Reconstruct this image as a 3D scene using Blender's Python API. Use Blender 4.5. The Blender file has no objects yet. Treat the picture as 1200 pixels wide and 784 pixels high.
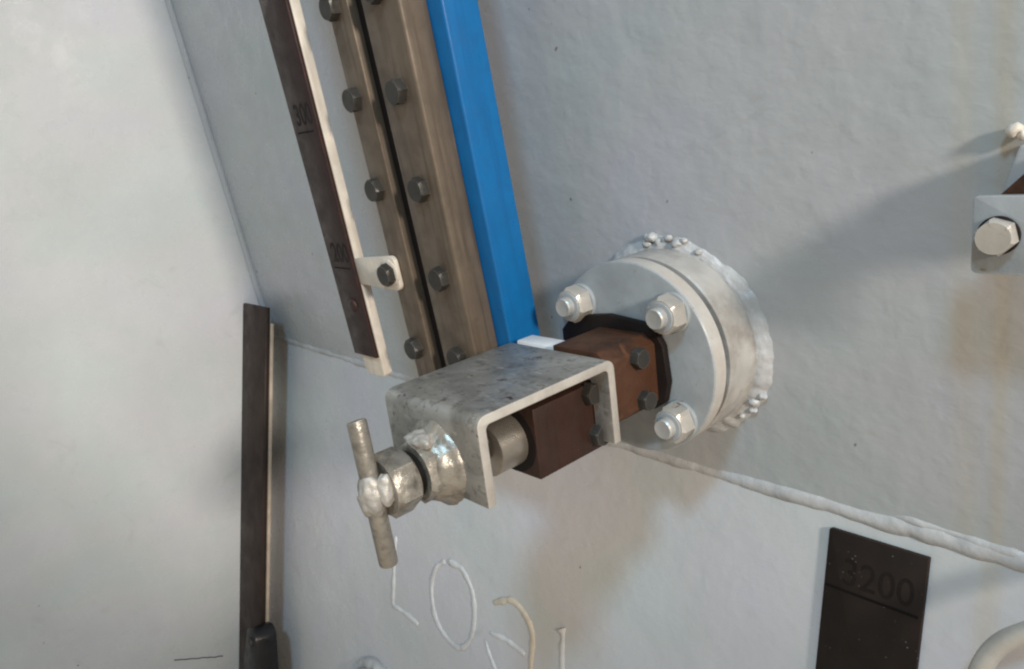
import bpy, bmesh, math, random
from mathutils import Vector, Matrix, noise
random.seed(7)
R = math.radians
sc = bpy.context.scene
C = sc.collection

# ------------------------------------------------------------------ camera
cam_d = bpy.data.cameras.new('camera'); cam = bpy.data.objects.new('camera', cam_d); C.objects.link(cam)
cam_d.sensor_fit = 'HORIZONTAL'; cam_d.sensor_width = 36; cam_d.lens = 884.6 / 1200 * 36
cam_d.clip_start = 0.01; cam_d.clip_end = 100
rx, ry, rz = Vector((.6667, .7346, -.1258)), Vector((.1165, -.2694, -.956)), Vector((-.7362, .6227, -.2652))
m = Matrix((rx, -ry, -rz)).transposed().to_4x4(); m.translation = Vector((.3326, -.2453, .1613))
cam.matrix_world = m
sc.camera = cam

# ------------------------------------------------------------------ world and lamps
w = bpy.data.worlds.new('World'); sc.world = w; w.use_nodes = True
w.node_tree.nodes['Background'].inputs['Color'].default_value = (1.0, .83, .63, 1)
w.node_tree.nodes['Background'].inputs['Strength'].default_value = .485
def area(name, loc, target, size, power, col):
    l = bpy.data.lights.new(name, 'AREA'); l.shape = 'SQUARE'; l.size = size; l.energy = power; l.color = col
    o = bpy.data.objects.new(name, l); C.objects.link(o); o.location = loc
    o.rotation_euler = (Vector(target) - Vector(loc)).to_track_quat('-Z', 'Y').to_euler()
    return o
area('ceiling_lamp', (1.1, -1.55, 2.3), (-.1, .15, -.1), .34, 44, (.42, .74, 1.0))
sl = bpy.data.lights.new('side_lamp', 'SPOT'); sl.energy = 320; sl.color = (1.0, .90, .79); sl.shadow_soft_size = .17
sl.spot_size = R(23.8); sl.spot_blend = .26  # beam edge shaped to dim the lower side wall like an unseen person's shadow
so = bpy.data.objects.new('side_lamp', sl); C.objects.link(so); so.location = (2.6, -.55, .95)
so.rotation_euler = Vector((-math.cos(R(17)), math.sin(R(17)), -math.tan(R(14.2)))).to_track_quat('-Z', 'Y').to_euler()
sc.cycles.max_bounces = 6; sc.cycles.diffuse_bounces = 3; sc.cycles.glossy_bounces = 3
sc.view_settings.view_transform = 'Standard'; sc.view_settings.look = 'None'
sc.view_settings.exposure = 0.0; sc.view_settings.gamma = 1
sc.cycles.filter_width = 2.2

# ------------------------------------------------------------------ frames of the place
A, B = R(4.745), R(13.64)            # the wall overhangs by A, the lower wall slopes out by B
SEAM = Vector((0, .27462, -.159))
XL = -.928                            # left wall
def seam_rise(x): return .0 if x > -.15 else (-.15 - x) * .022

# ------------------------------------------------------------------ materials
def new_mat(name):
    mt = bpy.data.materials.new(name); mt.use_nodes = True
    nt = mt.node_tree; b = nt.nodes['Principled BSDF']
    return mt, nt, b
def N(nt, t, **kw):
    n = nt.nodes.new(t)
    for k, v in kw.items():
        if k in n.inputs: n.inputs[k].default_value = v
        else: setattr(n, k, v)
    return n
def ramp(nt, src, stops, interp='LINEAR'):
    r = nt.nodes.new('ShaderNodeValToRGB'); r.color_ramp.interpolation = interp
    els = r.color_ramp.elements
    while len(els) < len(stops): els.new(.5)
    for e, (p, c) in zip(els, stops):
        e.position = p; e.color = (c, c, c, 1) if isinstance(c, (int, float)) else (*c, 1)
    nt.links.new(src, r.inputs[0]); return r.outputs[0]
def mix(nt, fac, a, b, blend='MIX'):
    n = nt.nodes.new('ShaderNodeMix'); n.data_type = 'RGBA'; n.blend_type = blend
    for i, v in ((0, fac), (6, a), (7, b)):
        if isinstance(v, bpy.types.NodeSocket): nt.links.new(v, n.inputs[i])
        elif isinstance(v, (int, float)): n.inputs[i].default_value = v if i == 0 else (v, v, v, 1)
        else: n.inputs[i].default_value = (*v, 1)
    return n.outputs[2]
def math_n(nt, op, a, b=0.0, clamp=False):
    n = nt.nodes.new('ShaderNodeMath'); n.operation = op; n.use_clamp = clamp
    for i, v in ((0, a), (1, b)):
        if isinstance(v, bpy.types.NodeSocket): nt.links.new(v, n.inputs[i])
        else: n.inputs[i].default_value = v
    return n.outputs[0]
def nz(nt, scale, detail=4, rough=.55, vec=None, dist=0.0):
    n = N(nt, 'ShaderNodeTexNoise', Scale=scale, Detail=detail, Roughness=rough, Distortion=dist)
    if vec is None:
        vec = N(nt, 'ShaderNodeTexCoord').outputs['Object']
    nt.links.new(vec, n.inputs['Vector']); return n.outputs['Fac']
def bump(nt, b, h, strength, dist, prev=None):
    n = N(nt, 'ShaderNodeBump', Strength=strength, Distance=dist)
    nt.links.new(h, n.inputs['Height'])
    if prev: nt.links.new(prev, n.inputs['Normal'])
    nt.links.new(n.outputs[0], b.inputs['Normal']); return n.outputs[0]
def scaled(nt, s, rot=(0, 0, 0)):
    tc = N(nt, 'ShaderNodeTexCoord'); mp = N(nt, 'ShaderNodeMapping')
    mp.inputs['Scale'].default_value = s; mp.inputs['Rotation'].default_value = rot
    nt.links.new(tc.outputs['Object'], mp.inputs['Vector']); return mp.outputs[0]
def edge_mask(nt, radius, lo=.02, hi=.25):
    bv = N(nt, 'ShaderNodeBevel', Radius=radius); bv.samples = 3
    g = N(nt, 'ShaderNodeNewGeometry')
    d = nt.nodes.new('ShaderNodeVectorMath'); d.operation = 'DOT_PRODUCT'
    nt.links.new(bv.outputs[0], d.inputs[0]); nt.links.new(g.outputs['Normal'], d.inputs[1])
    inv = math_n(nt, 'SUBTRACT', 1.0, d.outputs['Value'])
    return ramp(nt, inv, [(lo, 0.0), (hi, 1.0)])

def wall_paint(name, base, streak=None, lump=.6):
    mt, nt, b = new_mat(name)
    big = nz(nt, 5, 3); mid = nz(nt, 26, 4)
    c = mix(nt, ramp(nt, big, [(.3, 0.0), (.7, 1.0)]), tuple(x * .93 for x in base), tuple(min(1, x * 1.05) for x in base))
    c = mix(nt, ramp(nt, mid, [(.45, 0.0), (.75, .35)]), c, tuple(x * .9 for x in base))
    hue = nz(nt, 7, 2, .5, scaled(nt, (1, 1, 1.4)))
    c = mix(nt, .8, c, ramp(nt, hue, [(.34, (.94, 1.0, .99)), (.5, (1.0, 1.0, 1.0)), (.66, (1.0, .985, 1.04))]), 'MULTIPLY')
    sm = nz(nt, 16, 5, .7, dist=1.2); c = mix(nt, ramp(nt, sm, [(.60, 0.0), (.76, .28)]), c, tuple(x * .62 for x in (base[0], base[1] * .97, base[2] * .92)))
    if streak:                      # long vertical rust-water stains
        tc = N(nt, 'ShaderNodeTexCoord'); sp = N(nt, 'ShaderNodeSeparateXYZ'); nt.links.new(tc.outputs['Object'], sp.inputs[0])
        wob = nz(nt, 1, 3, vec=scaled(nt, (30, 30, 2.5)))
        for x0, wd, amt, col in streak:
            xx = math_n(nt, 'ADD', sp.outputs['X'], math_n(nt, 'MULTIPLY', math_n(nt, 'SUBTRACT', wob, .5), wd * 1.2))
            dd = math_n(nt, 'ABSOLUTE', math_n(nt, 'SUBTRACT', xx, x0))
            f = math_n(nt, 'MULTIPLY', ramp(nt, math_n(nt, 'DIVIDE', dd, wd), [(0, 1.0), (1, 0.0)], 'EASE'), amt)
            c = mix(nt, f, c, col)
    sp = nz(nt, 85, 1, .4); c = mix(nt, ramp(nt, sp, [(.81, 0.0), (.825, .7)]), c, (.10, .08, .07))
    nt.links.new(c, b.inputs['Base Color'])
    nt.links.new(ramp(nt, mid, [(.3, .20), (.7, .40)]), b.inputs['Roughness'])
    v = scaled(nt, (75, 75, 110), (0, R(24), 0))
    p = bump(nt, b, nz(nt, 1.2, 2, .55, v, .3), .30 * lump, .002)
    p = bump(nt, b, ramp(nt, nz(nt, 44, 2, .5, dist=.3), [(.46, 0.0), (.74, 1.0)], 'EASE'), .20 * lump, .0014, p)
    bump(nt, b, nz(nt, 24, 2, .5), .42 * lump, .006, p)
    return mt

def metal(name, base, metallic=.0, rough=.5, dark=None, dark_amt=.5, dark_scale=60, rust=None, rust_at=.66, rust_scale=90,
          edge=None, edge_r=.0015, edge_amt=.9, bumps=.25, bscale=300, bdist=.0006, mott=.15, spec=.5, streak=None):
    mt, nt, b = new_mat(name); b.inputs['Specular IOR Level'].default_value = spec
    n1 = nz(nt, dark_scale, 5, .6)
    c = mix(nt, ramp(nt, nz(nt, 35, 3), [(.3, 0.0), (.7, 1.0)]), tuple(x * (1 - mott) for x in base), tuple(x * (1 + mott) for x in base))
    if streak: c = mix(nt, ramp(nt, nz(nt, 1, 4, .6, scaled(nt, (150, 150, 9))), [(.48, 0.0), (.68, streak[0])]), c, streak[1])
    if dark: c = mix(nt, ramp(nt, n1, [(.45, 0.0), (.7, dark_amt)]), c, dark)
    if edge:
        e = math_n(nt, 'MULTIPLY', edge_mask(nt, edge_r), ramp(nt, nz(nt, 140, 4), [(.35, edge_amt * .35), (.6, edge_amt)]))
        c = mix(nt, e, c, edge)
    if rust:
        rf = ramp(nt, nz(nt, rust_scale, 5, .6, dist=.5), [(rust_at, 0.0), (rust_at + .07, .9)])
        c = mix(nt, rf, c, rust)
        mm = mix(nt, rf, metallic, 0.0); nt.links.new(mm, b.inputs['Metallic'])
    else: b.inputs['Metallic'].default_value = metallic
    nt.links.new(c, b.inputs['Base Color'])
    nt.links.new(ramp(nt, n1, [(.3, max(.08, rough - .1)), (.7, min(1, rough + .14))]), b.inputs['Roughness'])
    p = bump(nt, b, nz(nt, bscale, 4, .6), bumps, bdist)
    bump(nt, b, nz(nt, bscale * .16, 3), bumps, bdist * 3, p)
    return mt

M = {}
PAINT = (.405, .42, .435)  # same paint on all walls; the light on each is put in its tone
M['wall'] = wall_paint('grey_paint_shaded', PAINT, streak=[(.172, .012, .32, (.42, .385, .315)), (.192, .009, .42, (.40, .36, .27))])  # darker copy: the overhang's weaker light is in the colour
M['lower'] = wall_paint('grey_paint_lit', (.52, .53, .545), streak=[(.190, .014, .4, (.46, .41, .31))], lump=.5)  # lighter copy: the slope's stronger light from above is in the colour
M['left'] = wall_paint('grey_paint_bright_lit', (.58, .585, .585), lump=.2)  # lightest copy: the side wall's strong light is in the colour
M['weldpaint'] = metal('painted_weld', (.43, .435, .44), rough=.36, dark=(.34, .34, .33), dark_amt=.35, bumps=.6, bscale=160, bdist=.0015)
M['seampaint'] = metal('painted_seam', (.45, .46, .47), rough=.36, dark=(.34, .34, .335), dark_amt=.4, bumps=.5, bscale=130, bdist=.0015)
M['bead'] = metal('white_weld_number', (.56, .57, .58), rough=.4, dark=(.45, .45, .45), dark_amt=.4, bumps=.4)
M['beadtan'] = metal('rust_stained_weld_number', (.55, .50, .42), rough=.45, dark=(.44, .36, .26), dark_amt=.6, bumps=.4)
M['flange'] = metal('flange_paint', (.30, .325, .34), rough=.34, dark=(.25, .265, .275), dark_amt=.4, rust=(.17, .12, .065), rust_at=.655, rust_scale=90, edge=(.66, .63, .58), edge_r=.0012, edge_amt=.6)
M['rim'] = metal('flange_paint_lit_rim', (.48, .46, .43), rough=.42, dark=(.30, .25, .20), dark_amt=.5, dark_scale=34, rust=(.2, .14, .09), rust_at=.69)  # flange paint again, with warm side light put into the rim tone
M['stub'] = metal('pipe_paint', (.39, .38, .36), rough=.4, dark=(.15, .115, .09), dark_amt=.8, dark_scale=22, bumps=.4)
M['groove'] = metal('groove_gasket', (.03, .04, .055), spec=.2, rough=.6)
M['nut'] = metal('painted_nut', (.46, .435, .395), metallic=.3, rough=.34, dark=(.38, .34, .30), dark_amt=.5, rust=(.14, .08, .05), rust_at=.67, edge=(.74, .70, .65), edge_r=.001)
M['stud'] = metal('stud_end', (.48, .475, .455), metallic=.35, rough=.34, dark=(.4, .39, .37), bumps=.3)
def galvanised(name):
    mt, nt, b = new_mat(name)
    g1 = nz(nt, 28, 5, .6, dist=.6); g2 = nz(nt, 130, 5, .65); g3 = nz(nt, 1, 4, .6, scaled(nt, (60, 200, 200)))
    c = mix(nt, ramp(nt, g1, [(.32, 0.0), (.62, 1.0)]), (.19, .182, .168), (.37, .36, .335))
    c = mix(nt, ramp(nt, g2, [(.36, .6), (.47, 0.0)]), c, (.11, .10, .09))
    c = mix(nt, ramp(nt, g3, [(.58, 0.0), (.72, .6)]), c, (.55, .53, .49))
    e = math_n(nt, 'MULTIPLY', edge_mask(nt, .0020), ramp(nt, nz(nt, 120, 4), [(.35, .25), (.55, 1.0)]))
    c = mix(nt, e, c, (.66, .62, .56))
    rf = ramp(nt, nz(nt, 95, 5, .65, dist=.8), [(.63, 0.0), (.67, .85)])
    c = mix(nt, rf, c, (.050, .020, .015))
    nt.links.new(c, b.inputs['Base Color']); b.inputs['Metallic'].default_value = .5
    nt.links.new(ramp(nt, g2, [(.3, .5), (.7, .28)]), b.inputs['Roughness'])
    p = bump(nt, b, g2, .45, .0008); bump(nt, b, g1, .4, .002, p); return mt
M['galv'] = galvanised('worn_galvanised')
M['cutedge'] = metal('bare_cut_edge_lit', (.46, .43, .39), metallic=.2, rough=.42, dark=(.32, .29, .25), dark_amt=.5, dark_scale=110, rust=(.09, .05, .035), rust_at=.68, rust_scale=110, bumps=.3)  # bare cut steel, lightened further with the warm side light in its tone
M['galv2'] = metal('worn_cast_steel', (.30, .278, .242), metallic=.5, rough=.34, dark=(.10, .088, .072), dark_amt=.9, dark_scale=95, rust=(.10, .05, .035), rust_at=.69, rust_scale=110, edge=(.6, .56, .5), edge_r=.0012, edge_amt=.7, bumps=.5, bscale=240, bdist=.001)
M['weldsilver'] = metal('bare_weld', (.40, .38, .35), metallic=.3, rough=.5, dark=(.15, .135, .12), dark_amt=.6, bumps=.6, bscale=200, bdist=.0015)
M['thread'] = metal('oily_thread', (.03, .028, .026), metallic=.3, rough=.35)
M['shaft'] = metal('turned_steel', (.42, .38, .33), metallic=.8, rough=.3, dark=(.18, .16, .14), dark_amt=.3, bumps=.1)
M['brown'] = metal('brown_block_paint', (.034, .0155, .0105), streak=(.5, (.018, .010, .008)), spec=.28, rough=.5, dark=(.03, .018, .014), dark_amt=.6, rust=(.14, .06, .03), rust_at=.72, rust_scale=40, edge=(.10, .05, .035), edge_amt=.5, bumps=.3)
M['rustbrown'] = metal('rust_worn_block', (.072, .031, .016), spec=.28, rough=.55, dark=(.018, .010, .008), dark_amt=1.0, dark_scale=40, rust=(.12, .050, .022), rust_at=.62, rust_scale=45, bumps=.35)
M['baseplate'] = metal('dark_base_plate', (.012, .008, .007), spec=.2, rough=.55, bumps=.4, rust=(.06, .025, .015), rust_at=.66)
M['bolt'] = metal('dark_bolt', (.038, .035, .031), metallic=.15, spec=.4, rough=.4, dark=(.02, .018, .016), dark_amt=.6, edge=(.17, .15, .13), edge_r=.001)
M['bronze'] = metal('bronze_bar', (.142, .110, .081), streak=(.7, (.072, .052, .037)), metallic=.2, rough=.45, dark=(.080, .062, .046), dark_amt=.6, dark_scale=40, edge=(.34, .26, .19), edge_r=.0024, edge_amt=.95, bumps=.15)
M['rubber'] = metal('black_rubber', (.008, .006, .006), spec=.2, rough=.6)
M['blue'] = metal('blue_plastic', (.005, .125, .34), spec=.35, rough=.36, streak=(.35, (.006, .075, .22)), edge=(.085, .095, .09), edge_r=.0016, edge_amt=.75, dark=(.004, .095, .27), dark_amt=.5, rust=(.10, .16, .18), rust_at=.74, rust_scale=160, bumps=.15, mott=.06)
M['gauge'] = metal('brown_gauge_face', (.030, .017, .0155), spec=.3, rough=.45, dark=(.021, .013, .012), edge=(.16, .05, .035), edge_r=.0022, edge_amt=.8, bumps=.2)
M['engrave'] = metal('engraved_black', (.005, .004, .004), spec=.15, rough=.6)
M['stamp'] = metal('stamped_mark', (.0085, .0065, .0058), spec=.2, rough=.55, dark=(.012, .009, .008), dark_amt=1.0, dark_scale=150)
M['cream'] = metal('cream_paint', (.66, .60, .52), streak=(.5, (.40, .33, .26)), rough=.45, dark=(.48, .42, .35), dark_amt=.35, rust=(.07, .05, .045), rust_at=.69, rust_scale=70, bumps=.3)
M['white'] = metal('white_plastic', (.80, .80, .81), rough=.4, dark=(.6, .6, .6), dark_amt=.3, bumps=.2)
M['darkbar'] = metal('dark_brown_bar', (.028, .016, .012), streak=(.5, (.014, .010, .009)), spec=.25, rough=.5, dark=(.02, .014, .012), dark_amt=.6, dark_scale=30, rust=(.16, .13, .11), rust_at=.76, rust_scale=140, bumps=.3)
M['tanedge'] = metal('tan_bar_side', (.42, .34, .26), rough=.5, dark=(.2, .16, .12), dark_amt=.5, dark_scale=22)
M['rod'] = metal('cream_rod', (.52, .50, .46), metallic=.2, rough=.32, dark=(.42, .38, .33), dark_amt=.4, bumps=.2)
M['black'] = metal('black_plastic', (.006, .006, .007), rough=.35)
def speckled(name):
    mt, nt, b = new_mat(name)
    c = mix(nt, ramp(nt, nz(nt, 30, 4), [(.35, 0.0), (.7, 1.0)]), (.012, .0085, .007), (.020, .014, .0115))
    v = N(nt, 'ShaderNodeTexVoronoi', Scale=330.0); nt.links.new(N(nt, 'ShaderNodeTexCoord').outputs['Object'], v.inputs['Vector'])
    sel = ramp(nt, nz(nt, 110, 3), [(.56, 0.0), (.64, 1.0)])
    f = math_n(nt, 'MULTIPLY', ramp(nt, v.outputs['Distance'], [(.08, .42), (.24, 0.0)]), sel)
    c = mix(nt, f, c, (.32, .30, .27)); e = edge_mask(nt, .0012); c = mix(nt, math_n(nt, 'MULTIPLY', e, .5), c, (.13, .05, .03))
    nt.links.new(c, b.inputs['Base Color']); b.inputs['Roughness'].default_value = .5; b.inputs['Specular IOR Level'].default_value = .2
    bump(nt, b, nz(nt, 200, 4), .3, .0006); return mt
M['plate'] = speckled('speckled_black_plate')

# ------------------------------------------------------------------ mesh helpers
def link(name, bm, mat, parent=None, smooth=False, angle=40):
    me = bpy.data.meshes.new(name); bmesh.ops.recalc_face_normals(bm, faces=bm.faces[:]); bm.to_mesh(me); bm.free()
    o = bpy.data.objects.new(name, me); C.objects.link(o); me.materials.append(M[mat])
    if smooth:
        for p in me.polygons: p.use_smooth = True
        try: me.set_sharp_from_angle(angle=R(angle))
        except Exception: pass
    if parent: o.parent = parent
    return o
def thing(name, label, cat, loc=(0, 0, 0), rot=(0, 0, 0), group=None):
    o = bpy.data.objects.new(name, None); C.objects.link(o); o.location = loc; o.rotation_euler = rot
    o.empty_display_size = .02; o['label'] = label; o['category'] = cat
    if group: o['group'] = group
    return o
def box(x0, x1, y0, y1, z0, z1, bev=.001, seg=2):
    bm = bmesh.new()
    vs = [bm.verts.new((x, y, z)) for x in (x0, x1) for y in (y0, y1) for z in (z0, z1)]
    for f in ((0, 1, 3, 2), (4, 6, 7, 5), (0, 4, 5, 1), (2, 3, 7, 6), (0, 2, 6, 4), (1, 5, 7, 3)): bm.faces.new([vs[i] for i in f])
    bmesh.ops.recalc_face_normals(bm, faces=bm.faces[:])
    if bev: bmesh.ops.bevel(bm, geom=bm.edges[:], offset=bev, segments=seg, profile=.5, affect='EDGES')
    return bm
def extrude_poly(pts, axis, a0, a1, bev=0.0, seg=2):
    """prism of a polygon; axis 'x': pts are (y,z), 'y': pts are (x,z)"""
    bm = bmesh.new()
    mk = (lambda p, a: (a, p[0], p[1])) if axis == 'x' else (lambda p, a: (p[0], a, p[1]))
    lo = [bm.verts.new(mk(p, a0)) for p in pts]; hi = [bm.verts.new(mk(p, a1)) for p in pts]
    n = len(pts); bm.faces.new(lo); bm.faces.new(hi[::-1])
    for i in range(n): bm.faces.new((lo[i], lo[(i + 1) % n], hi[(i + 1) % n], hi[i]))
    bmesh.ops.recalc_face_normals(bm, faces=bm.faces[:])
    if bev:
        es = [e for e in bm.edges if len(e.link_faces) == 2 and e.calc_face_angle() > R(35)]
        bmesh.ops.bevel(bm, geom=es, offset=bev, segments=seg, profile=.5, affect='EDGES')
    return bm
def arc(cx, cy, r, a0, a1, n=6):
    return [(cx + r * math.cos(R(a0 + (a1 - a0) * i / n)), cy + r * math.sin(R(a0 + (a1 - a0) * i / n))) for i in range(n + 1)]
def lathe_y(prof, cx, cz, seg=64, wob=None):
    """prof: list of (y, radius) ; closed with caps where radius>0 at the ends"""
    bm = bmesh.new(); rings = []
    for y, r in prof:
        ring = []
        for i in range(seg):
            a = 2 * math.pi * i / seg; rr = r + (wob(a, y) if wob else 0)
            ring.append(bm.verts.new((cx + rr * math.cos(a), y, cz + rr * math.sin(a))))
        rings.append(ring)
    for q, p in zip(rings, rings[1:]):
        for i in range(seg): bm.faces.new((q[i], q[(i + 1) % seg], p[(i + 1) % seg], p[i]))
    bm.faces.new(rings[0]); bm.faces.new(rings[-1][::-1])
    return bm
def hex_y(cx, cz, y_base, y_top, af, rot=0.0, chamfer=.16, both=False, seg=24):
    """hexagon along y with round chamfer on the y_top face"""
    bm = bmesh.new(); R0 = af / 2
    def hx(a):
        k = (a + math.pi / 6) % (math.pi / 3) - math.pi / 6
        return R0 / math.cos(k)
    d = 1 if y_top > y_base else -1; ch = af * chamfer * .5
    prof = [(y_base, 'c' if both else 'h')] + ([(y_base + d * ch, 'h')] if both else []) + [(y_top - d * ch, 'h'), (y_top, 'c')]
    rings = []
    for y, k in prof:
        ring = []
        for i in range(seg):
            a = 2 * math.pi * i / seg; r = hx(a) if k == 'h' else min(hx(a), R0 * .97)
            if k == 'h': r = min(r, R0 * 1.145)
            ring.append(bm.verts.new((cx + r * math.cos(a + rot), y, cz + r * math.sin(a + rot))))
        rings.append(ring)
    for q, p in zip(rings, rings[1:]):
        for i in range(seg): bm.faces.new((q[i], q[(i + 1) % seg], p[(i + 1) % seg], p[i]))
    bm.faces.new(rings[0]); bm.faces.new(rings[-1][::-1])
    return bm
def tube(pts, rad, seg=10, jitter=0.0, seed=0, closed=False, flat=None):
    """tube through points; rad number or list; flat=(normal, factor) squashes it"""
    bm = bmesh.new(); P = [Vector(p) for p in pts]; n = len(P); rings = []
    up = Vector((0, 0, 1))
    for i, p in enumerate(P):
        a = P[(i - 1) % n] if (closed or i > 0) else p; b = P[(i + 1) % n] if (closed or i < n - 1) else p
        d = (b - a).normalized()
        ref = flat[0] if flat else (up if abs(d.dot(up)) < .9 else Vector((1, 0, 0)))
        s = d.cross(ref).normalized(); t = s.cross(d).normalized()
        r = rad[i] if isinstance(rad, (list, tuple)) else rad
        ring = []
        for k in range(seg):
            an = 2 * math.pi * k / seg
            rr = r * (1 + jitter * noise.noise((p + Vector((math.cos(an), math.sin(an), seed)) * r) * 90 + Vector((seed, 0, 0))))
            ring.append(bm.verts.new(p + s * rr * math.cos(an) + t * rr * math.sin(an) * (flat[1] if flat else 1)))
        rings.append(ring)
    m_ = n if closed else n - 1
    for i in range(m_):
        q, p = rings[i], rings[(i + 1) % n]
        for k in range(seg): bm.faces.new((q[k], q[(k + 1) % seg], p[(k + 1) % seg], p[k]))
    if not closed: bm.faces.new(rings[0]); bm.faces.new(rings[-1][::-1])
    return bm
def smooth_path(pts, sub=6):
    P = [Vector(p) for p in pts]; out = []
    for i in range(len(P) - 1):
        p0, p1, p2, p3 = P[max(0, i - 1)], P[i], P[i + 1], P[min(len(P) - 1, i + 2)]
        for k in range(sub):
            t = k / sub
            out.append(.5 * ((2 * p1) + (p2 - p0) * t + (2 * p0 - 5 * p1 + 4 * p2 - p3) * t * t + (3 * p1 - p0 - 3 * p2 + p3) * t ** 3))
    out.append(P[-1]); return out
def lump(c, rad, amp=.2, seed=0, freq=80, sub=4):
    bm = bmesh.new(); bmesh.ops.create_icosphere(bm, subdivisions=sub, radius=1)
    for v in bm.verts:
        p = Vector((v.co.x * rad[0], v.co.y * rad[1], v.co.z * rad[2]))
        k = 1 + amp * (noise.noise(p * freq + Vector((seed * 3.1, seed, 0))) + .5 * noise.noise(p * freq * 2.3 + Vector((seed, 5, 0))))
        v.co = Vector(c) + p * k
    return bm
def boolean_cut(o, cutter_bm):
    me = bpy.data.meshes.new('cut'); cutter_bm.to_mesh(me); cutter_bm.free()
    c = bpy.data.objects.new('cut', me); C.objects.link(c)
    md = o.modifiers.new('b', 'BOOLEAN'); md.operation = 'DIFFERENCE'; md.object = c; md.solver = 'EXACT'
    dg = bpy.context.evaluated_depsgraph_get(); nm = bpy.data.meshes.new_from_object(o.evaluated_get(dg))
    o.modifiers.clear(); old = o.data; nm.name = old.name; o.data = nm
    bpy.data.objects.remove(c); bpy.data.meshes.remove(old)
def text(name, body, size, mat, parent, mtx, extrude=.0002, squeeze=1.0, bold=.0):
    cu = bpy.data.curves.new('t', 'FONT'); cu.body = body; cu.size = size; cu.extrude = extrude; cu.offset = bold; cu.resolution_u = 4
    cu.align_x = 'CENTER'
    t = bpy.data.objects.new('t', cu); C.objects.link(t)
    dg = bpy.context.evaluated_depsgraph_get(); me = bpy.data.meshes.new_from_object(t.evaluated_get(dg)); bpy.data.objects.remove(t); bpy.data.curves.remove(cu)
    me.name = name; me.materials.clear(); me.materials.append(M[mat])
    me.transform(mtx @ Matrix.Diagonal((squeeze, 1, 1, 1)))
    o = bpy.data.objects.new(name, me); C.objects.link(o); o.parent = parent; return o
FACE = Matrix(((1, 0, 0, 0), (0, 0, -1, 0), (0, 1, 0, 0), (0, 0, 0, 1)))     # text upright, facing -y

# ------------------------------------------------------------------ the setting
def sheet(name, mat, x0, x1, s0, s1, nx, ns, fn):
    bm = bmesh.new(); g = [[bm.verts.new(fn(x0 + (x1 - x0) * i / nx, s0 + (s1 - s0) * j / ns)) for j in range(ns + 1)] for i in range(nx + 1)]
    for i in range(nx):
        for j in range(ns): bm.faces.new((g[i][j], g[i + 1][j], g[i + 1][j + 1], g[i][j + 1]))
    o = link(name, bm, mat, smooth=True); o['kind'] = 'structure'; return o
def wpt(x, s, n=0):
    return Vector((x, SEAM.y - s * math.sin(A) - n * math.cos(A), SEAM.z + s * math.cos(A) - n * math.sin(A)))
def wall_f(x, s):
    r = seam_rise(x); return wpt(x, r + s * (1.3 - r) / 1.3)
def lpt(x, s, n=0):                   # a point on the lower wall, s down from the seam
    q = wpt(x, seam_rise(x))
    return q + Vector((0, -s * math.sin(B) - n * math.cos(B), -s * math.cos(B) + n * math.sin(B)))
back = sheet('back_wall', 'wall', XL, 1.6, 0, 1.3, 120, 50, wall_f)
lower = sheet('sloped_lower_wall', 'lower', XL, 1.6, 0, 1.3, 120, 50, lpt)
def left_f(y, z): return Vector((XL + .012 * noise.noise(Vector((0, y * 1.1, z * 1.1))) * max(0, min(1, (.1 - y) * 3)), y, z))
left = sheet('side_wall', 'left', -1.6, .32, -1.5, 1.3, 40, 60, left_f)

# weld seam between the two walls
pts, rad = [], []
x = XL
while x < 1.2:
    j = .0014 * noise.noise(Vector((x * 14, 3, 0)))
    pts.append(wpt(x, seam_rise(x) + j, -.0050))
    rr = .0072 + .0020 * max(0, min(1, (x + .1) * 4)) + .0012 * noise.noise(Vector((x * 18, 0, 0)))
    rad.append(rr); x += .004
link('weld_seam', tube(pts, rad, 16, .14, 1), 'seampaint', back, True, 80)
pts2 = [wpt(XL + .002, s, .002) for s in [seam_rise(XL) + i * .01 for i in range(110)]]
link('corner_weld', tube(pts2, [.0065 + .001 * noise.noise(p * 9) for p in pts2], 12, .06, 2), 'wall', back, True, 80)
# a second lap of weld beside the seam at the right
pts = [wpt(.11 + i * .004, .0062 + .002 * math.sin(i * .2) + .001 * noise.noise(Vector((i * .5, 0, 0))), -.0025) for i in range(60)]
link('weld_lap', tube(pts, [.0046 * min(1, i / 10 + .1) * (1 + .25 * math.sin(i * .37)) for i in range(60)], 14, .2, 4), 'seampaint', back, True, 80)
# fine scratch on the side wall
link('scratch', tube([(XL + .0008, .0576 - .0036 * i, -.674 + .0019 * i + .0015 * noise.noise(Vector((i * .4, 0, 0)))) for i in range(22)], .0006, 6), 'engrave', left)

# numbers laid down as weld beads on the lower wall
def bead(pix, r, mat):
    P = smooth_path([lpt(a, b, .0) for a, b in pix], 6)
    sd = pix[0][0] * 50
    rr = [(r[i] if isinstance(r, list) else r) * (1 + .38 * noise.noise(Vector((i * .45, sd, 0))) + .2 * noise.noise(Vector((i * 1.3, sd, 3)))) * (.55 if i in (0, len(P) - 1) else 1) for i in range(len(P))]
    link('weld_number', tube(P, rr, 10, .25, 3, flat=(Vector((0, -math.cos(B), math.sin(B))), .52)), mat, lower, True, 80)

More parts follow.
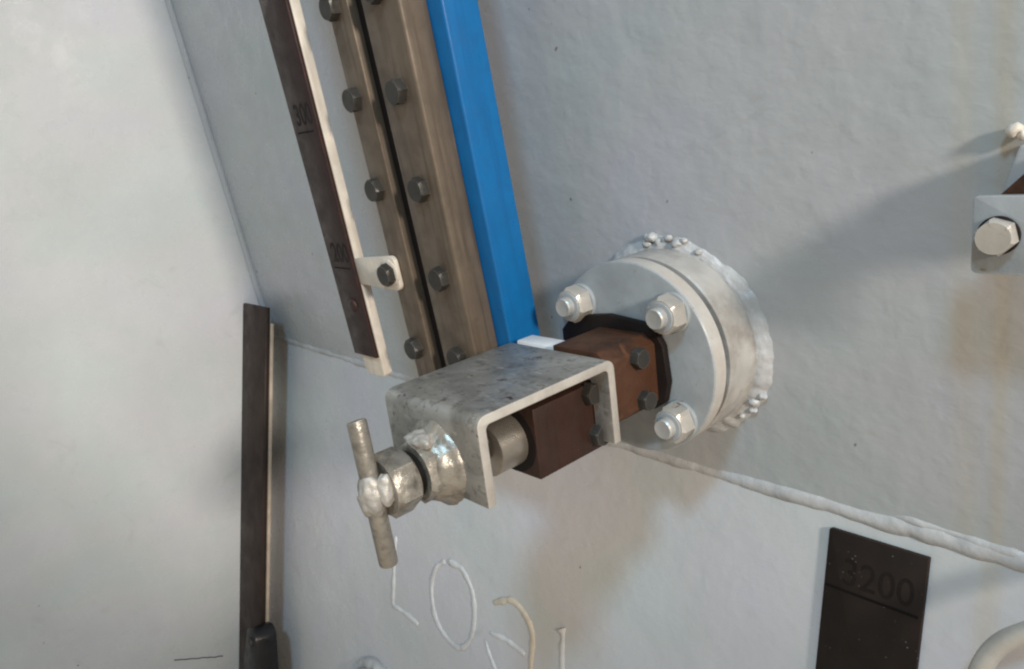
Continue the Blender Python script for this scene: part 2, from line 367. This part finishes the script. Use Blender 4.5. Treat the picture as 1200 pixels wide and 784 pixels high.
bead([(-.526, .227), (-.528, .269), (-.5277, .307), (-.5264, .328), (-.511, .329), (-.4856, .3294), (-.465, .3315)], .0036, 'bead')
bead([(-.412, .222), (-.430, .237), (-.438, .261), (-.4364, .284), (-.4253, .307), (-.4074, .320), (-.383, .3255), (-.366, .3176), (-.3536, .300), (-.3485, .277), (-.352, .247), (-.364, .2295), (-.380, .219), (-.405, .2193)], .0040, 'bead')
bead([(-.314, .2377), (-.296, .227), (-.281, .222), (-.266, .226), (-.252, .2365), (-.245, .252), (-.2458, .280), (-.2452, .306)], .0040, 'beadtan')
bead([(-.3187, .278), (-.2954, .2738), (-.2755, .2743), (-.256, .2767)], .0034, 'bead')
bead([(-.326, .291), (-.318, .304), (-.3045, .319), (-.291, .329)], .0030, 'bead')
bead([(-.2027, .2206), (-.1994, .228), (-.199, .2476), (-.1964, .281)], [.0070, .0070, .0064, .0054, .0044, .0040] + [.0037] * 13, 'bead')

# ------------------------------------------------------------------ flanged pipe stub on the wall
FX, FZ, FY, FR = -.0516, -.031, .200, .0800
t = thing('flanged_pipe_stub', 'round light grey flanged pipe stub with hexagon nuts, welded to the wall', 'pipe flange', (FX, .268, FZ))
def rel(bm, root):                                        # world built geometry under a placed root
    bmesh.ops.transform(bm, matrix=root.matrix_basis.inverted(), verts=bm.verts[:]); return bm
def Yw(z): return SEAM.y - (z - SEAM.z) * math.tan(A)
disc = link('blind_flange', rel(lathe_y([(FY + .0155, FR - .0006), (FY + .0015, FR - .0002), (FY + .0004, FR - .001), (FY, FR - .003)], FX, FZ, 128), t), 'flange', t, True, 35)
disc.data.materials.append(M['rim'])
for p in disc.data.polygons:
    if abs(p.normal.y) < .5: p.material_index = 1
link('gasket', rel(lathe_y([(FY + .0150, FR - .0080), (FY + .0235, FR - .0080)], FX, FZ, 96), t), 'groove', t, True, 35)
link('pipe', rel(lathe_y([(FY + .0228, FR - .0018), (FY + .0240, FR - .0004), (.300, FR - .0004)], FX, FZ, 128), t), 'stub', t, True, 35)
# rough weld fillet where the pipe meets the wall
bm = bmesh.new(); rings = []; n = 220; k_ = 12
for i in range(n):
    a = 2 * math.pi * i / n; ca, sa = math.cos(a), math.sin(a); ring = []
    big = .0060 + .0010 * max(0, ca) + .0018 * noise.noise(Vector((ca * 3, sa * 3, 1))) + .0014 * noise.noise(Vector((ca * 9, sa * 9, 4)))
    for k in range(k_):
        u = k / (k_ - 1); bow = .22 * math.sin(math.pi * u)
        rip = (1 + .14 * noise.noise(Vector((ca * 16, sa * 16, k * .9))) + .08 * noise.noise(Vector((ca * 55, sa * 55, k * .7)))) if 0 < k < k_ - 1 else 1
        rad_ = FR - .0008 + big * 1.7 * u * (1 + (rip - 1) * .5); dep = big * .95 * ((1 - u) ** .8 + bow * .9 * (1 - u)) * (1 + (rip - 1) * 1.6 * (1 - u))
        z = FZ + rad_ * sa; ring.append(bm.verts.new((FX + rad_ * ca, Yw(z) - dep + .0012 * u - .0016 * (k == k_ - 1) * 0, z)))
    rings.append(ring)
for i in range(n):
    q, p = rings[i], rings[(i + 1) % n]
    for k in range(k_ - 1): bm.faces.new((q[k], q[k + 1], p[k + 1], p[k]))
link('weld_fillet', rel(bm, t), 'weldpaint', t, True, 80)
for i, (a, r) in enumerate([(101, .0062), (97, .0074), (93, .0050), (86, .0050), (80, .0062), (76, .0042), (66, .0040), (-27, .0050), (-33, .0062), (-38, .0046), (-46, .0040)]):
    z = FZ + (FR + .005 + .004 * (i % 2)) * math.sin(R(a))
    link('weld_spatter', rel(lump((FX + (FR + .005 + .004 * (i % 2)) * math.cos(R(a)), Yw(z) - .0035, z), (r * .8, r * .62, r * .55), .4, i, 190, 3), t), 'weldpaint', t, True, 80)
NP = .0500
for i, (sx, sz, rot) in enumerate([(-1, 1, 12), (1, 1, 6), (1, -1, 20), (-1, -1, 0)]):
    x, z = FX + sx * .0465, FZ + sz * .0435
    link('washer', rel(lathe_y([(FY + .001, .0158), (FY - .0022, .0158), (FY - .0028, .015)], x, z, 36), t), 'flange', t, True, 35)
    nt_ = link('nut', rel(hex_y(x, z, FY - .0028, FY - .0165, .0265, R(rot), .17), t), 'nut', t, True, 25)
    link('stud_end', rel(lathe_y([(FY - .012, .0082), (FY - .0228, .0082), (FY - .0240, .0072), (FY - .0236, .0050)], x, z, 28), t), 'stud', nt_, True, 35)
    link('nut_collar', rel(lathe_y([(FY - .0160, .0118), (FY - .0175, .0115), (FY - .0178, .0100)], x, z, 28), t), 'flange', nt_, True, 35)

# ------------------------------------------------------------------ brown steel block bolted to the flange
t = thing('steel_block', 'dark brown steel block with hexagon bolts, bolted to the grey flange under the bracket', 'block', (FX, .16, -.07))
BX0, BX1 = -.085, -.018
link('block_body', rel(box(BX0, BX1, .060, .1365, -.0705, -.0195, .0012), t), 'brown', t, True, 30)
link('rear_body', rel(extrude_poly([(BX0 + .001, -.064), (BX1 - .008, -.064), (BX1 - .0005, -.058), (BX1 - .0005, -.012), (BX1 - .010, -.0045), (-.0735, -.0045), (-.0735, -.022), (BX0 + .001, -.022)], 'y', .137, .1925, .0012), t), 'rustbrown', t, True, 30)
link('base_plate', rel(extrude_poly([(BX0 - .034, -.052), (BX0 - .01, -.069), (BX1 - .006, -.067), (BX1 + .004, -.060), (BX1 + .0085, -.043), (BX1 + .006, -.014), (BX1 - .003, .002), (BX0 + .02, .006), (BX0 - .02, .001), (BX0 - .033, -.012)], 'y', .1925, .1993, .001), t), 'baseplate', t, True, 30)
link('bore_shade_disc', rel(lathe_y([(.0602, .0243), (.0596, .0243), (.0594, .0236)], -.0435, -.0455, 48), t), 'rubber', t, True, 35)  # flat black disc; the shade of the bore's recess is its colour
def side_bolt(y, z, x, af=.0145, h=.0075, rot=10):
    bm = hex_y(0, 0, 0, -h, af, R(rot), .2)
    bmesh.ops.transform(bm, matrix=Matrix.Translation((x, y, z)) @ Matrix.Rotation(R(90), 4, 'Z'), verts=bm.verts[:])
    link('bolt', rel(bm, t), 'bolt', t, True, 25)
for y, z, x in ((.114, -.0255, BX1), (.118, -.0585, BX1), (.1690, -.0165, BX1 - .0005), (.1735, -.0515, BX1 - .0005)): side_bolt(y, z, x, rot=random.uniform(0, 60))

# ------------------------------------------------------------------ clamp bracket with T-handled screw
D, TH, WB = .1236, .0068, .100
t = thing('clamp_bracket', 'worn galvanised U-shaped clamp bracket with T-handled screw in front of the brown block', 'clamp', (-.05, .06, -.06))
ro, ri = .0075, .0035
prof = [(0, -.0592)] + arc(ro, -ro, ro, 180, 90, 6) + arc(D - ro, -ro, ro, 90, 0, 6) + [(D, -.0622), (D - TH, -.0622)] \
     + arc(D - TH - ri, -TH - ri, ri, 0, 90, 5) + arc(TH + ri, -TH - ri, ri, 90, 180, 5) + [(TH, -.0592)]
ch = link('channel', extrude_poly(prof, 'x', -WB, 0, .0009, 2), 'galv', None, False)
boolean_cut(ch, box(-.0866, -.0166, D - .03, D + .03, -.2, -.0165, 0))
ch.data.transform(t.matrix_basis.inverted()); ch.parent = t
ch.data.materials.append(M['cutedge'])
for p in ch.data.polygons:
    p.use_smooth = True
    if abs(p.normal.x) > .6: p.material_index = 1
ch.data.set_sharp_from_angle(angle=R(30))
SX, SZ = -.0478, -.0400
boss = link('boss', rel(hex_y(SX, SZ, .0015, -.0185, .0385, R(8), .12), t), 'galv2', t, True, 25)
def wob(a, y): return .0012 * noise.noise(Vector((math.cos(a) * 3, math.sin(a) * 5, y * 160))) + .0005 * noise.noise(Vector((math.cos(a) * 12, math.sin(a) * 15, y * 300)))
link('boss_weld', rel(lathe_y([(.001, .0295), (-.001, .0290), (-.003, .0266), (-.0055, .0246), (-.0085, .0230), (-.0115, .0214), (-.0135, .019)], SX, SZ, 96, wob), t), 'galv2', boss, True, 80)
link('weld_lump', rel(lump((SX + .002, -.0105, SZ + .0200), (.0115, .0085, .0055), .3, 3, 170), t), 'weldsilver', boss, True, 80)
scw = link('screw', rel(lathe_y([(.034, .0135), (-.0405, .0135)], SX, SZ, 40), t), 'thread', t, True, 35)
for i in range(7):
    y = -.0175 - i * .0016
    link('thread', rel(lathe_y([(y, .0135), (y - .0006, .0152), (y - .0012, .0135)], SX, SZ, 32), t), 'thread', scw, True, 35)
link('hexagon_nut', rel(hex_y(SX, SZ, -.0245, -.0425, .0370, R(16), .14, both=True), t), 'galv2', scw, True, 25)
link('jaw_disc', rel(lathe_y([(.0360, .0176), (.0366, .0188), (.0590, .0188), (.0594, .0184)], SX + .0035, SZ - .0055, 64), t), 'shaft', t, True, 35)
hy, hr = -.0490, .0060
tilt = .0010
hb = tube([(SX - .0015, hy - tilt, .0065), (SX - .0012, hy - tilt, .0055), (SX, hy, -.041), (SX + .001, hy + tilt, -.0885), (SX + .001, hy + tilt, -.0895)], [hr * .9, hr, hr, hr, hr * .9], 24)
hd = link('handle', rel(hb, t), 'galv2', t, True, 35)
link('handle_weld', rel(lump((SX + .0005, hy - .0012, -.0415), (.0092, .0080, .0150), .2, 8, 150), t), 'weldsilver', hd, True, 80)
link('handle_weld', rel(lump((SX + .0085, hy + .004, -.0380), (.0060, .0052, .0110), .2, 12, 170), t), 'weldsilver', hd, True, 80)

# ------------------------------------------------------------------ guide rail: bolted bars with blue strip
t = thing('guide_rail', 'upright bronze guide rail of bolted bars with a bright blue plastic strip', 'guide rail', (0, .13, 0), (A, 0, 0))
TOP, BOT = .62, -.082
link('flat_bar', box(-.2660, -.2345, 0, .016, BOT, TOP, .0014), 'bronze', t, True, 30)
link('box_bar', box(-.2155, -.1650, 0, .0272, BOT, TOP, .0028, 3), 'bronze', t, True, 30)
link('rubber_seal', box(-.2335, -.2163, .0075, .030, BOT, TOP, .001), 'rubber', t)
link('blue_strip', box(-.2450, -.1490, .0275, .0640, BOT + .01, TOP, .0020, 3), 'blue', t, True, 30)
link('foot_bar', box(-.270, -.0860, .0080, .058, BOT - .028, BOT, .001), 'brown', t)
bz = [-.0295, .0450, .1215, .1990, .2745, .350, .427, .503]
proto = None
for i, z in enumerate(bz):
    for x in (-.2555, -.1885):
        bm = hex_y(0, 0, 0, -.0085, .0190, R(random.uniform(0, 60)), .22, seg=24)
        if x == -.2555 and i == 1: bmesh.ops.translate(bm, vec=(-.0065, -.0052, 0), verts=bm.verts[:])
        bmesh.ops.translate(bm, vec=(x, 0, z + random.uniform(-.001, .001)), verts=bm.verts[:])
        link('bolt', bm, 'bolt', t, True, 25)

# ------------------------------------------------------------------ gauge strip with stamped numbers
t = thing('gauge_strip', 'brown stamped gauge strip on a cream painted backing bar, left of the guide rail', 'gauge', (0, .125, 0), (A, 0, 0))
def gx(z): return -.3180 + (.30 - z) * -.0185
link('gauge_face', extrude_poly([(-.3670, -.0490), (gx(-.049) + .001, -.0490), (gx(.62) + .001, .62), (-.3670, .62)], 'y', -.0030, .0005, .0006), 'gauge', t, True, 30)
link('backing_bar', extrude_poly([(-.3600, .62), (-.3600, -.050)] + arc(-.3500, -.062, .010, 200, 270, 4) + arc(gx(-.06) - .003, -.0665, .0055, 270, 350, 4) + [(gx(.2) + .0015, .2), (gx(.62) + .0015, .62)], 'y', .0006, .0105, .0010), 'cream', t, True, 30)
tab = link('mounting_tab', extrude_poly([(-.3225, .0300), (-.3225, .0560)] + arc(-.2575, .0545, .0065, 90, 0, 4) + arc(-.2575, .0345, .0065, 0, -90, 4), 'y', .0001, .0047, .0008), 'cream', t, True, 30)
link('tab_washer', lathe_y([(.0006, .0128), (-.0010, .0128), (-.0014, .0120)], -.2620, .0450, 32), 'cream', tab, True, 35)
link('rivet', lathe_y([(-.0028, .0068), (-.0048, .0062), (-.0056, .0040)], -.3420, .0070, 20), 'gauge', t, True, 60)
for z, s in ((.1870, '300'), (.0530, '200')):
    text('stamped_number', s, .0275, 'stamp', t, Matrix.Translation((-.3410, -.00305, z)) @ FACE, .00012, .80, .0004)
    link('stamped_line', box(-.3600, -.3290, -.00318, -.0029, z - .0075, z - .0060, 0), 'engrave', t)

# ------------------------------------------------------------------ white spacer beside the blue strip
t = thing('white_spacer', 'small white plastic spacer between blue strip and brown block', 'spacer', (-.09, .16, -.02))
link('spacer_body', rel(extrude_poly([(-.121, -.0200), (-.1205, -.0080), (-.0800, -.0080), (-.0740, -.0120), (-.0740, -.0200)], 'y', .1420, .160, .0012), t), 'white', t, True, 30)

# ------------------------------------------------------------------ neighbouring bracket at the right edge
t = thing('plate_bracket', 'grey plate bracket with one cream hexagon bolt at the right edge of the photo', 'bracket', (.23, .2, .05))
pl = [(.1933, .0600)] + arc(.1965, .0567, .0032, 180, 270, 4) + [(.262, .0535), (.262, .0950)] + arc(.1955, .0928, .0022, 90, 180, 4)
link('plate', rel(extrude_poly(pl, 'y', .200, .2055, .0008), t), 'flange', t, True, 30)
b_ = link('bolt', rel(hex_y(.2062, .0745, .200, .1905, .0172, R(14), .2), t), 'nut', t, True, 25)
link('washer', rel(lathe_y([(.2005, .0102), (.1990, .0102), (.1986, .0096)], .2060, .0745, 32), t), 'baseplate', t, True, 35)
link('brown_bar', rel(extrude_poly([(.203, .0935), (.224, .1150), (.28, .1150), (.28, .0935)], 'y', .206, .222, .001), t), 'rustbrown', t, True, 30)
link('lug', rel(extrude_poly([(.1960, .0800), (.2070, .1180), (.26, .1180), (.26, .0800)], 'y', .2225, .275, .002), t), 'wall', t, True, 30)
for i, (x, z, r) in enumerate([(.2005, .1240, .0042), (.2045, .1215, .003), (.207, .1130, .003)]):
    link('weld_spatter', rel(lump((x - .002, .246, z), (r, r * 1.1, r), .35, i + 4, 200, 3), t), 'cream', t, True, 80)

# ------------------------------------------------------------------ stamped number plate on the lower wall
t = thing('number_plate', 'flat black speckled metal plate stamped 3200 on the sloped lower wall', 'plate', tuple(SEAM), (-B, 0, 0))
link('plate', extrude_poly([(.0796, -.270), (.1528, -.270), (.1528, -.0148)] + arc(.0816, -.0170, .002, 90, 180, 3), 'y', -.0042, .0002, .0006), 'plate', t, True, 30)
text('stamped_number', '3200', .0300, 'stamp', t, Matrix.Translation((.1195, -.00425, -.0555)) @ FACE, .00012, .90, .0001)
link('stamped_line', box(.0810, .1500, -.0045, -.0041, -.0620, -.0598, 0), 'engrave', t)

# ------------------------------------------------------------------ dark bar in the left corner
t = thing('corner_bar', 'dark brown flat steel bar standing in the corner by the side wall', 'bar', (XL, SEAM.y, SEAM.z), (-B, 0, 0))
dz = seam_rise(XL)
link('bar_face', box(.0005, .0925, -.0610, -.0525, -.90, 0.0590 + dz, .0025), 'darkbar', t, True, 30)
link('backing_edge', box(.0150, .0940, -.0522, -.0468, -.90, .0330 + dz, .0012), 'tanedge', t, True, 30)
t = thing('black_clip', 'small black plastic clip on the lower end of the corner bar', 'clip', tuple(lpt(-.822, .512, .05)), (-B, 0, 0))
link('clip_body', extrude_poly(arc(0, .020, .0210, 0, 180, 10) + [(-.030, -.030), (-.026, -.12), (.026, -.12), (.030, -.030)], 'y', -.030, .008, .004), 'black', t, True, 40)
link('eyelet', lathe_y([(-.0302, .0085), (-.033, .0080), (-.034, .0050)], .001, .0175, 24), 'bolt', t, True, 40)

# ------------------------------------------------------------------ bent rod and pipe stub at the lower edge
P = smooth_path([lpt(.196, .19, .022), lpt(.1965, .10, .036), lpt(.2005, .0665, .040), lpt(.2090, .0440, .040), lpt(.2260, .0265, .040), lpt(.260, -.0020, .040), lpt(.33, -.05, .040)], 8)
o = link('bent_rod', tube(P, .0064, 20, flat=(Vector((0, -1, 0)), 1)), 'rod', None, True, 60)
o['label'] = 'bent cream painted round rod in the lower right corner'; o['category'] = 'rod'
t = thing('pipe_boss', 'round welded pipe boss cut off by the bottom edge below the weld numbers', 'pipe boss', tuple(lpt(-.556, .503, 0)), (-B, 0, 0))
link('pipe', lathe_y([(.004, .062), (-.024, .062), (-.026, .060), (-.026, .050), (-.010, .048)], 0, 0, 72), 'stub', t, True, 35)
ring = [(.066 * math.cos(2 * math.pi * i / 120), -.002, .066 * math.sin(2 * math.pi * i / 120)) for i in range(120)]
link('weld_fillet', tube(ring, [.010 + .003 * noise.noise(Vector(p) * 60) for p in ring], 10, .35, 6, True), 'weldpaint', t, True, 80)
